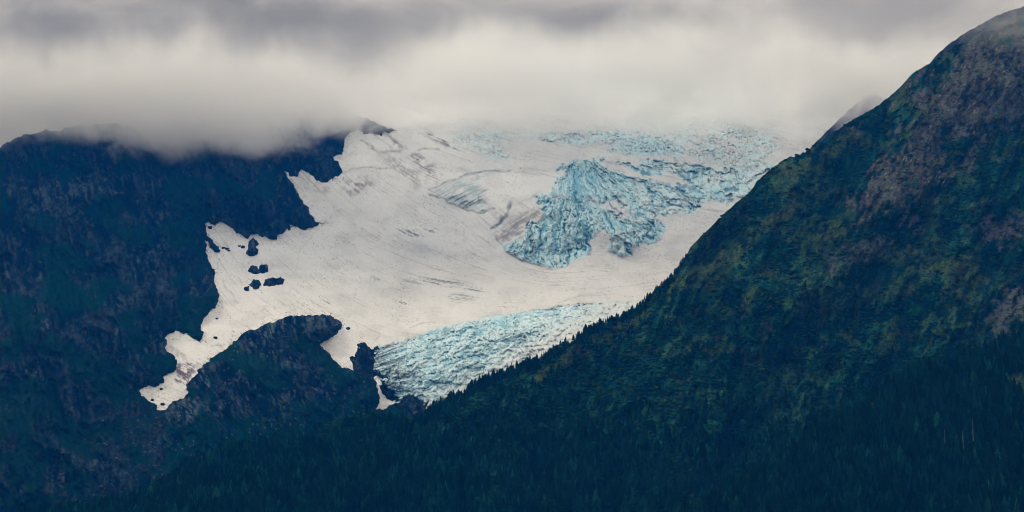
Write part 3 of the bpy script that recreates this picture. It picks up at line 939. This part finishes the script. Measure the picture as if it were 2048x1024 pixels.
MEADOW = [(1110,730,70,16,-30),(1180,690,80,18,-28),(1255,650,60,15,-30),(1400,545,110,16,-32),(1480,505,50,14,-35),(1500,590,16,55,18),(1590,345,60,14,-42),
          (1690,285,60,16,-38),(1800,200,34,16,-30),(1900,535,90,36,25),(1780,500,120,28,12),(1660,470,60,26,-30),(1560,430,70,18,-38),(2030,590,30,20,0)]


def bands_right(a, b):
    """grassy ramps slanting up the slope between belts of scrub"""
    an = math.radians(-34)
    p, q = a * math.cos(an) + b * math.sin(an), -a * math.sin(an) + b * math.cos(an)
    wq = fbm(a / 110, b / 90, 690, 3)
    return sstep(fbm(p / 190 + 0.4 * wq, q / 44 + 1.3 * wq, 692, 4) + 0.25 * fbm(a / 22, b / 16, 696, 3), 0.08, 0.55) * sstep(930 - b, 0, 260)


def zones_right(a, b):
    spine = np.exp(-(dline(a, b, SPINE[:6]) / 62) ** 2)
    sc = np.clip(1.1 * spine + 0.45 * sstep(300 - b, 0, 150) * sstep(a, 1700, 1850) + (0.6 * fbm(a / 60, b / 45, 621, 5) + 0.5 * fbm((a + 0.5 * b) / 12, b / 30, 622, 3)) * sstep(620 - b, 0, 200) - 0.12, 0, 1)
    sc = sstep(sc, 0.28, 0.75)
    med = 0 * a
    for k, (cu, cv, ru, rv, rot) in enumerate(MEADOW):
        med = np.maximum(med, ell(a, b, cu, cv, ru, rv, rot, 630 + k))
    fans = np.maximum(ell(a, b, 2010, 455, 75, 34, -12, 650), ell(a, b, 2020, 625, 85, 42, -48, 652))
    fans = np.maximum(fans, 0.7 * ell(a, b, 1720, 505, 75, 26, -25, 654))
    cliff = ell(a, b, 2000, 225, 75, 50, 20, 656) * sstep(gnoise(a / 9, b / 40, 657), -0.25, 0.2)
    return sc, med, fans, cliff


def col_right(a, b, vr):
    sc, med, fans, cliff = zones_right(a, b)
    tone = fbm(a / 50, b / 34, 660, 5)
    fine = fbm(a / 9, b / 7, 664, 3)
    c = lerp3(SHRUB * 0.4, SHRUB * 2.2, sstep(tone + 0.5 * fine, -0.6, 0.8))
    c = over(c, np.array([0.032, 0.068, 0.025]), 0.9 * bands_right(a, b) * sstep(fine + 0.3 * tone, -0.7, 0.4))
    streak = fbm((a + 0.42 * b) / 13, b / 95, 676, 4)
    c = c * (1 + 0.55 * np.clip(streak, -0.9, 1.2))[..., None]
    c = over(c, GRASS * 0.8, 0.6 * sstep(fbm(a / 70, b / 40, 668, 5) + 0.4 * streak + 0.3 * fine, 0.10, 0.6) * sstep(880 - b, 0, 200))
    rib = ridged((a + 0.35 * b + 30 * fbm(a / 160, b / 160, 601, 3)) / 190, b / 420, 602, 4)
    c = c * (0.62 + 0.75 * sstep(rib, 0.15, 0.85))[..., None]          # darker along the gullies, paler on the ribs
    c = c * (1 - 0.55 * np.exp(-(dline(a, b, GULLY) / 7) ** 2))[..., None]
    c = over(c, GRASS * 1.15, 0.85 * med * sstep(fine + 0.8 * tone, -0.8, 0.3))
    c = over(c, lerp3(SCREE * 0.7, SCREE * 1.25, sstep(fine + 0.5 * tone, -0.5, 0.6)), 0.85 * sc * sstep(fine + 0.7 * tone, -0.9, 0.2))
    c = over(c, (0.070, 0.054, 0.040), 0.2 * sc * sstep(fbm(a / 40, b / 30, 672, 4), 0.05, 0.4))
    c = over(c, (0.085, 0.086, 0.088), 0.8 * fans * sstep(fine, -0.7, 0.3))
    c = over(c, (0.045, 0.047, 0.055), 0.8 * cliff)
    c = over(c, (0.16, 0.155, 0.16), (rng.random(a.shape) < 0.012) * np.clip(sc + cliff, 0, 1))
    return c


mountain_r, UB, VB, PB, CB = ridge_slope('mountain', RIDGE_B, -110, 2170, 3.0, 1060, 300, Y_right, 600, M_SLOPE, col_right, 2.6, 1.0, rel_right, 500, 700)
tag(mountain_r, 'near mountainside of dark green scrub and brown scree', kind='structure')

# the nearest forest hill, lower right
RIDGE_A = [(1180,1110),(1400,1030),(1500,965),(1551,928),(1592,902),(1618,872),(1653.5,857),(1705,832),(1756,792),(1807,756),(1884,731),(1960.6,711),(2048,674),(2180,610),(2400,540),(2900,500)]


def Y_hill(a, b, vr):
    s = np.clip((1232 - b) / (1232 - vr), 0, 1)
    return 1500 + 430 * np.clip((1232 - vr) / 560, 0.2, 1.2) * s


def col_hill(a, b, vr):
    c = lerp3(SHRUB * 0.7, SHRUB * 1.3, sstep(fbm(a / 30, b / 24, 700, 4), -0.4, 0.4))
    m_ = np.maximum(ell(a, b, 2035, 770, 50, 26, 10, 705), np.exp(-(dline(a, b, [(1653,862),(1705,838),(1756,800),(1800,770)]) / 9) ** 2) * 0.8)
    return over(c, GRASS * 1.1, m_)


hill_a, UA, VA, PA, CA = ridge_slope('hill', RIDGE_A, 1190, 2170, 4.0, 1060, 90, Y_hill, 710, M_SLOPE, col_hill, 1.5, 1.0,
                                     lambda a, b, vr: 9 * fbm(a / 80, b / 60, 715, 4) * sstep(b - vr, 0, 40), 0, 700)
tag(hill_a, 'dark forested shoulder at the lower right in front of the mountainside', kind='structure')

# valley ground under everything
gv = np.array([(-5200, -2500, -1.0), (5200, -2500, -1.0), (5200, 6200, -1.0), (-5200, 6200, -1.0)])
tag(mesh_np('ground', gv, np.array([[0, 1, 2, 3]]), M_GROUND), kind='structure')

# ------------------------------------------------------------------ trees
def conifer(seed, tiers=7, pts=7, slim=0.17):
    """unit-height spruce: ragged drooping whorls of branches round a trunk"""
    r = np.random.default_rng(seed)
    V_, F_, K_ = [], [], []
    lean = r.normal(0, 0.02, 2)
    for k in range(tiers):
        f0 = k / tiers
        z0 = 0.10 + 0.88 * f0
        R = slim * (1 - f0) ** 0.8 * r.uniform(0.8, 1.15) + 0.012
        zt = min(1.0, z0 + (0.30 - 0.12 * f0))
        i0 = len(V_)
        V_.append((lean[0] * zt, lean[1] * zt, zt))
        K_.append(1.5)  # paler top of each whorl: sunlight put into the tint
        ph = r.uniform(0, 6.28)
        n2 = pts * 2
        for j in range(n2):
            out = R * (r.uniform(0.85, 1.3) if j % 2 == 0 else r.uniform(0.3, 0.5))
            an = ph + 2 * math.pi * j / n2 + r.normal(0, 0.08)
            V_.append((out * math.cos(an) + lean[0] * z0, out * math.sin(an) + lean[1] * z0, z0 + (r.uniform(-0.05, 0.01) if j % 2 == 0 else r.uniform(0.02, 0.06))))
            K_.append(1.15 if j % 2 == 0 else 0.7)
        for j in range(n2):
            F_.append((i0, i0 + 1 + j, i0 + 1 + (j + 1) % n2))
    return np.array(V_), np.array(F_), np.array(K_)


def trunk_mesh(top=0.9, r0=0.016):
    V_, F_ = [], []
    for z, r in ((-0.06, r0), (0.4, r0 * 0.7), (top, r0 * 0.15)):
        for j in range(5):
            V_.append((r * math.cos(1.2566 * j), r * math.sin(1.2566 * j), z))
    for k in range(2):
        for j in range(5):
            a_, b_ = k * 5 + j, k * 5 + (j + 1) % 5
            F_ += [(a_, b_, b_ + 5), (a_, b_ + 5, a_ + 5)]
    return np.array(V_), np.array(F_)


def clump(seed):
    """unit alder bush: a crumpled dome of leaf clumps"""
    r = np.random.default_rng(seed)
    V_ = [(0, 0, r.uniform(0.75, 1.0))]
    for ring, (z, rad, n) in enumerate(((0.62, 0.55, 5), (0.15, 0.95, 5))):
        for j in range(n):
            an = 6.2832 * (j + 0.5 * ring) / n + r.normal(0, 0.15)
            q = rad * r.uniform(0.7, 1.25)
            V_.append((q * math.cos(an), q * math.sin(an), z * r.uniform(0.7, 1.4)))
    F_ = [(0, 1 + j, 1 + (j + 1) % 5) for j in range(5)]
    for j in range(5):
        a_, b_ = 1 + j, 1 + (j + 1) % 5
        c_, d_ = 6 + j, 6 + (j + 1) % 5
        F_ += [(a_, c_, b_), (b_, c_, d_)]
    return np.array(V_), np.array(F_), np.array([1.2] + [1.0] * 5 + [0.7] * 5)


def pick(P, mask, n, g):
    """random surface points of a grid, by mask weight"""
    wgt = mask[:-1, :-1].ravel()
    idx = g.choice(len(wgt), n, p=wgt / wgt.sum())
    i, j = np.divmod(idx, P.shape[1] - 1)
    s, t = g.random(n)[:, None], g.random(n)[:, None]
    p = P[i, j] * (1 - s) * (1 - t) + P[i + 1, j] * s * (1 - t) + P[i, j + 1] * (1 - s) * t + P[i + 1, j + 1] * s * t
    return p, i, j


def scatter(name, kinds, pts, hs, ws, tint, mat, label):
    """one joined mesh of many small plants"""
    g = np.random.default_rng(len(pts))
    which = g.integers(0, len(kinds), len(pts))
    VV, FF, CC = [], [], []
    off = 0
    for k, (kv, kf, kk) in enumerate(kinds):
        s = np.where(which == k)[0]
        if not len(s):
            continue
        an = g.uniform(0, 6.2832, len(s))
        ca_, sa_ = np.cos(an)[:, None], np.sin(an)[:, None]
        x = (kv[:, 0] * ca_ - kv[:, 1] * sa_) * ws[s, None]
        y = (kv[:, 0] * sa_ + kv[:, 1] * ca_) * ws[s, None]
        z = kv[:, 2] * hs[s, None]
        VV.append((np.stack([x, y, z], -1) + pts[s][:, None, :]).reshape(-1, 3))
        FF.append((kf[None] + (off + np.arange(len(s)) * len(kv))[:, None, None]).reshape(-1, 3))
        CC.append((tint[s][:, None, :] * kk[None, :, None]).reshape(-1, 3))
        off += len(s) * len(kv)
    o_ = mesh_np(name, np.concatenate(VV), np.concatenate(FF), mat, np.concatenate(CC), smooth=False)
    return tag(o_, label, kind='stuff')


KINDS = [conifer(s, 7, 5, sl) for s, sl in ((1, 0.24), (2, 0.30), (3, 0.26), (4, 0.36), (5, 0.20))]
CLUMPS = [clump(s) for s in range(6)]
gT = np.random.default_rng(11)


def tree_tint(n, g, lo=0.6, hi=1.5):
    k = g.uniform(lo, hi, n)[:, None]
    mixv = g.random(n)[:, None]
    k = k * (1 + 1.8 * g.random(n)[:, None] ** 4)
    return (np.array([0.0012, 0.013, 0.009]) * (1 - mixv) + np.array([0.004, 0.020, 0.012]) * mixv) * k


# where the forest stands on the right mountain
sc_, med_, fan_, clf_ = zones_right(UB, VB)
inview = ((UB > -60) & (UB < 2110) & (VB < 1045)).astype(float)
vr_b = np.interp(UB, RB_U, RB_V)
stand = fbm(UB / 46, VB / 30, 841, 4)
low_f = (0.35 + 0.65 * sstep(stand, -0.25, 0.15)) * sstep(VB + 60 * fbm(UB / 80, VB / 60, 800, 4), 800, 900)
belt = sstep(fbm(UB / 60, VB / 40, 805, 4), 0.0, 0.25) * sstep(VB, 430, 620) * 0.5
rim = np.exp(-((VB - vr_b - 4) / 10) ** 2) * (0.25 + sstep(fbm(UB / 34, VB / 60, 808, 4), -0.30, 0.2)) * sstep(1460 - UB, 0, 160) * sstep(UB, 780, 900) * 6.0
open_ = (1 - 0.8 * bands_right(UB, VB)) * (1 - 0.92 * med_) * (1 - sc_) * (1 - fan_) * (1 - clf_)
ahead = (VB < np.interp(UB, [p[0] for p in RIDGE_A], [p[1] for p in RIDGE_A]) + 10) | (UB < 1200)
wB = inview * (np.maximum(low_f, belt) * open_ + rim) * ahead
wB[-2:] = 0
wB[:6] = 0
NB = 10500
pB, iB, jB = pick(PB, wB, NB, gT)
hB = np.clip(gT.normal(8.8, 2.8, NB), 3, 16) * np.interp(VB[iB, jB], [450, 620, 760, 900, 1040], [0.36, 0.52, 0.72, 0.95, 1.05])
vr_a = np.interp(UA, [p[0] for p in RIDGE_A], [p[1] for p in RIDGE_A])
wA = ((UA < 2320) & (VA < 1050)).astype(float) * np.where(UA > 2170, 4.0, 1.0) * (1 - 0.97 * np.maximum(ell(UA, VA, 2035, 770, 50, 26, 10, 705), 0))
wA[-2:] = 0
wA[:6] = 0
NA = 5000
pA, iA, jA = pick(PA, wA, NA, gT)
hA = np.clip(gT.normal(11.5, 3.0, NA), 5, 19)
pts = np.concatenate([pA, pB])
hs = np.concatenate([hA, hB])
tint = tree_tint(len(pts), gT) * 0.85 * np.clip(1.0 + 0.7 * np.concatenate([fbm(UA / 40, VA / 26, 843, 3)[iA, jA], fbm(UB / 50, VB / 30, 842, 3)[iB, jB]]), 0.35, 2.2)[:, None]
# the 290 that show largest stand as trees of their own
depth = pts[:, 1]
fv = 512 + F_PX * (math.tan(PITCH) - (pts[:, 2] - 2) / depth) / (1 + math.tan(PITCH) * (pts[:, 2] - 2) / depth)
fu = 1024 + F_PX * pts[:, 0] / depth * math.cos(PITCH)
seen = (fv < 1024) & (fu > 4) & (fu < 2044)
rank = np.argsort(-np.where(seen, hs / depth, 0))
solo = rank[:290]
rest = np.ones(len(pts), bool)
rest[solo] = False
scatter('forest', KINDS, pts[rest], hs[rest], hs[rest], tint[rest], M_CROWN, 'dense dark conifer forest over the lower slopes')

crown_me, trunk_me = [], None
tv_, tf_ = trunk_mesh()
for k in range(5):
    kv, kf, kk = conifer(40 + k, 9, 6, (0.15, 0.18, 0.2, 0.16, 0.22)[k])
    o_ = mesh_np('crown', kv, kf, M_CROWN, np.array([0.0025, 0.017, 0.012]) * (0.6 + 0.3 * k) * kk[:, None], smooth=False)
    crown_me.append(o_.data)
    bpy.data.objects.remove(o_)
o_ = mesh_np('trunk', tv_, tf_, M_BARK)
trunk_me = o_.data
bpy.data.objects.remove(o_)
for q, k in enumerate(solo):
    e = bpy.data.objects.new('spruce_tree', None)
    e.empty_display_size = 0.5
    COL.objects.link(e)
    e.location = pts[k]
    e.scale = (hs[k] * gT.uniform(0.9, 1.1),) * 2 + (hs[k],)
    e.rotation_euler = (0, 0, gT.uniform(0, 6.28))
    tag(e, 'tall dark spruce standing in the dense forest on the lower slope', 'tree', 'tall spruces of the lower forest')
    for nm, me in (('crown', crown_me[q % 5]), ('trunk', trunk_me)):
        c = bpy.data.objects.new(nm, me)
        COL.objects.link(c)
        c.parent = e

# alder scrub over the middle slopes
wS = inview * open_ * (1 - 0.7 * low_f) * (0.25 + sstep(fbm(UB / 26, VB / 18, 830, 4), -0.15, 0.3)) * ahead * sstep(VB - vr_b, -1, 2)
wS = wS + inview * 0.12 * sc_ * ahead
wS[-2:] = 0
wS[:6] = 0
NS = 19000
pS, iS, jS = pick(PB, wS, NS, gT)
hS = np.clip(gT.normal(1.9, 0.7, NS), 0.8, 4.5)
tS = np.array([0.003, 0.021, 0.013]) * gT.uniform(0.4, 2.3, NS)[:, None] + np.array([0.010, 0.010, 0.0]) * (gT.random(NS) ** 3)[:, None]
scatter('scrub_vegetation', CLUMPS, pS - np.array([0, 0, 0.4]), hS, hS * gT.uniform(0.9, 1.6, NS), tS, M_CROWN, 'dark green alder scrub over the near mountainside')
del pts, pS

# bleached dead trees
def snag(u, hgt, v, label, seed):
    r = np.random.default_rng(seed)
    j = np.argmin(np.abs(UA[0] - u))
    i = np.argmin(np.abs(VA[6:-2, j] - v)) + 6
    e = bpy.data.objects.new('dead_tree', None)
    COL.objects.link(e)
    e.location = PA[i, j] - np.array([0, 9, -3])
    tag(e, label, 'dead tree', 'bleached dead trees')
    tv2, tf2 = trunk_mesh(1.0, 0.017)
    mesh_np('trunk', tv2 * hgt, tf2, M_SNAG, parent=e)
    V_, F_ = [], []
    for k in range(26):
        z = r.uniform(0.3, 0.95)
        L = 0.16 * (1.05 - z) * r.uniform(0.6, 1.3)
        an = r.uniform(0, 6.28)
        dr = np.array([math.cos(an), math.sin(an), r.uniform(-0.4, 0.1)])
        sd_ = np.array([-math.sin(an), math.cos(an), 0]) * 0.006
        i0 = len(V_)
        base = np.array([0, 0, z])
        V_ += [base + sd_, base - sd_, base + np.array([0, 0, 0.012]), base + dr * L]
        F_ += [(i0, i0 + 1, i0 + 3), (i0 + 1, i0 + 2, i0 + 3), (i0 + 2, i0, i0 + 3)]
    mesh_np('branches', np.array(V_) * hgt, np.array(F_), M_SNAG, parent=e)


snag(1943, 17, 890, 'tallest bleached white dead tree above the forest at lower right', 1)
snag(1924, 14, 905, 'grey dead tree just left of the tallest white one', 2)
snag(1885, 13, 902, 'grey dead tree farthest left of the three bleached trunks', 3)

# pale boulders of the talus under the left mountain
wR = tal * ((VD > 700) & (VD < 1030)).astype(float) * sstep(dD, 5, 25)
wR[-2:] = 0
NR = 1800
pR, iR, jR = pick(PD, wR + 1e-9, NR, gT)
hR = gT.gamma(1.6, 0.42, NR) + 0.3
tR = np.array([0.07, 0.075, 0.085]) * gT.uniform(0.2, 1.4, NR)[:, None]
scatter('talus_rubble', CLUMPS, pR, hR, hR, tR, M_ROCK, 'pale boulders scattered over the talus below the left cliffs')

# ------------------------------------------------------------------ cloud and haze
def box(name, x0, x1, y0, y1, z0, z1, mat):
    v = np.array([(x, y, z) for z in (z0, z1) for y in (y0, y1) for x in (x0, x1)])
    f = np.array([(0, 2, 3, 1), (4, 5, 7, 6), (0, 1, 5, 4), (2, 6, 7, 3), (0, 4, 6, 2), (1, 3, 7, 5)])
    return mesh_np(name, v, f, mat, smooth=False)


if True:
    mc = bpy.data.materials.new('cloud_vapour')
    mc.use_nodes = True
    t = NT(mc.node_tree)
    geo = t.n('ShaderNodeNewGeometry')
    pos = geo.outputs['Position']
    sp = t.n('ShaderNodeSeparateXYZ')
    t.lk(pos, sp.inputs[0])
    x, y, z = sp.outputs
    nb = t.noise(t.vm('MULTIPLY', pos, (0.0042, 0.003, 0.006)), 1.0, 4.0, 0.55, 0.4)
    base = t.m('MULTIPLY_ADD', nb, -230.0, 930.0)
    ng = t.noise(t.vm('MULTIPLY', pos, (0.013, 0.008, 0.016)), 1.0, 4.0, 0.6, 0.6)
    base = t.m('ADD', base, t.m('MULTIPLY_ADD', ng, -130.0, 65.0))
    gx = t.m('POWER', t.m('DIVIDE', t.m('ADD', x, 650.0), 150.0), 2.0)
    base = t.m('ADD', base, t.m('MULTIPLY', t.m('EXPONENT', t.m('MULTIPLY', gx, -1.0)), -38.0))
    base = t.m('ADD', base, t.sm(x, -480.0, -130.0, -46.0, 16.0))
    hz = t.m('SUBTRACT', z, base)
    d_ = t.m('MULTIPLY', t.sm(hz, -10.0, 70.0), t.sm(t.m('ADD', t.m('ADD', z, t.sm(x, -250.0, 50.0, 0.0, -22.0)), t.m('ADD', t.m('MULTIPLY_ADD', nb, 90.0, -45.0), t.m('MULTIPLY_ADD', t.noise(t.vm('MULTIPLY', pos, (0.0032, 0.0014, 0.0)), 1.0, 4.0, 0.55, 0.5), 300.0, -150.0))), 862.0, 948.0, 1.0, 0.0))
    d_ = t.m('MULTIPLY', d_, t.m('MULTIPLY', t.sm(y, 3330.0, 3660.0), t.sm(y, 4500.0, 4250.0)))
    vol = t.n('ShaderNodeVolumePrincipled')
    vol.inputs['Color'].default_value = (0.966, 0.962, 0.956, 1)
    vol.inputs['Absorption Color'].default_value = (0, 0, 0, 1)
    vol.inputs['Anisotropy'].default_value = 0.2
    d_ = t.m('MULTIPLY', d_, t.sm(ng, 0.30, 0.62, 0.35, 1.25))
    d_ = t.m('MULTIPLY', d_, t.sm(x, -750.0, -250.0, 1.15, 1.0))
    t.lk(t.mix(t.sm(x, -650.0, 50.0), (0.922, 0.92, 0.918), (0.972, 0.970, 0.967)), vol.inputs['Color'])
    t.lk(t.m('MULTIPLY', d_, 0.013), vol.inputs['Density'])
    mo = t.n('ShaderNodeOutputMaterial')
    t.lk(vol.outputs[0], mo.inputs['Volume'])
    mc.cycles.volume_step_rate = 0.4
    cb = box('cloud_fog', -1500, 1500, 3330, 4500, 690, 985, mc)
    tag(cb, 'low grey cloud bank lying over the mountain tops', kind='stuff')

# a thin wisp over the near summit
mw = bpy.data.materials.new('wisp_vapour')
mw.use_nodes = True
t = NT(mw.node_tree)
geo = t.n('ShaderNodeNewGeometry')
pos = geo.outputs['Position']
WC = world_pt(np.array(2075.0), np.array(20.0), np.array(2790.0))
q_ = t.vm('DIVIDE', t.vm('SUBTRACT', pos, tuple(WC)), (190.0, 150.0, 70.0))
ln = t.n('ShaderNodeVectorMath', operation='LENGTH')
t.lk(q_, ln.inputs[0])
ng = t.noise(t.vm('MULTIPLY', pos, (0.018, 0.012, 0.03)), 1.0, 4.0, 0.6, 0.6)
dw = t.m('MULTIPLY', t.sm(ln.outputs['Value'], 1.0, 0.3), t.sm(ng, 0.38, 0.66))
vol = t.n('ShaderNodeVolumePrincipled')
vol.inputs['Color'].default_value = (1, 1, 1, 1)
vol.inputs['Absorption Color'].default_value = (1, 1, 1, 1)
t.lk(t.m('MULTIPLY', dw, 0.0035), vol.inputs['Density'])
mo = t.n('ShaderNodeOutputMaterial')
t.lk(vol.outputs[0], mo.inputs['Volume'])
mw.cycles.volume_step_rate = 0.6
wb = box('cloud_fog', WC[0] - 190, WC[0] + 190, WC[1] - 150, WC[1] + 150, WC[2] - 70, WC[2] + 70, mw)
tag(wb, 'thin wisp of cloud drifting over the near summit', kind='stuff')

mh = bpy.data.materials.new('haze_air')
mh.use_nodes = True
t = NT(mh.node_tree)
vol = t.n('ShaderNodeVolumePrincipled')
vol.inputs['Color'].default_value = (0.01, 0.26, 1.0, 1)
vol.inputs['Absorption Color'].default_value = (1, 1, 1, 1)
vol.inputs['Density'].default_value = 4.8e-5
mo = t.n('ShaderNodeOutputMaterial')
t.lk(vol.outputs[0], mo.inputs['Volume'])
hb = box('haze', -5400, 5400, -2700, 6400, -2.0, 1300.0, mh)
tag(hb, kind='stuff')
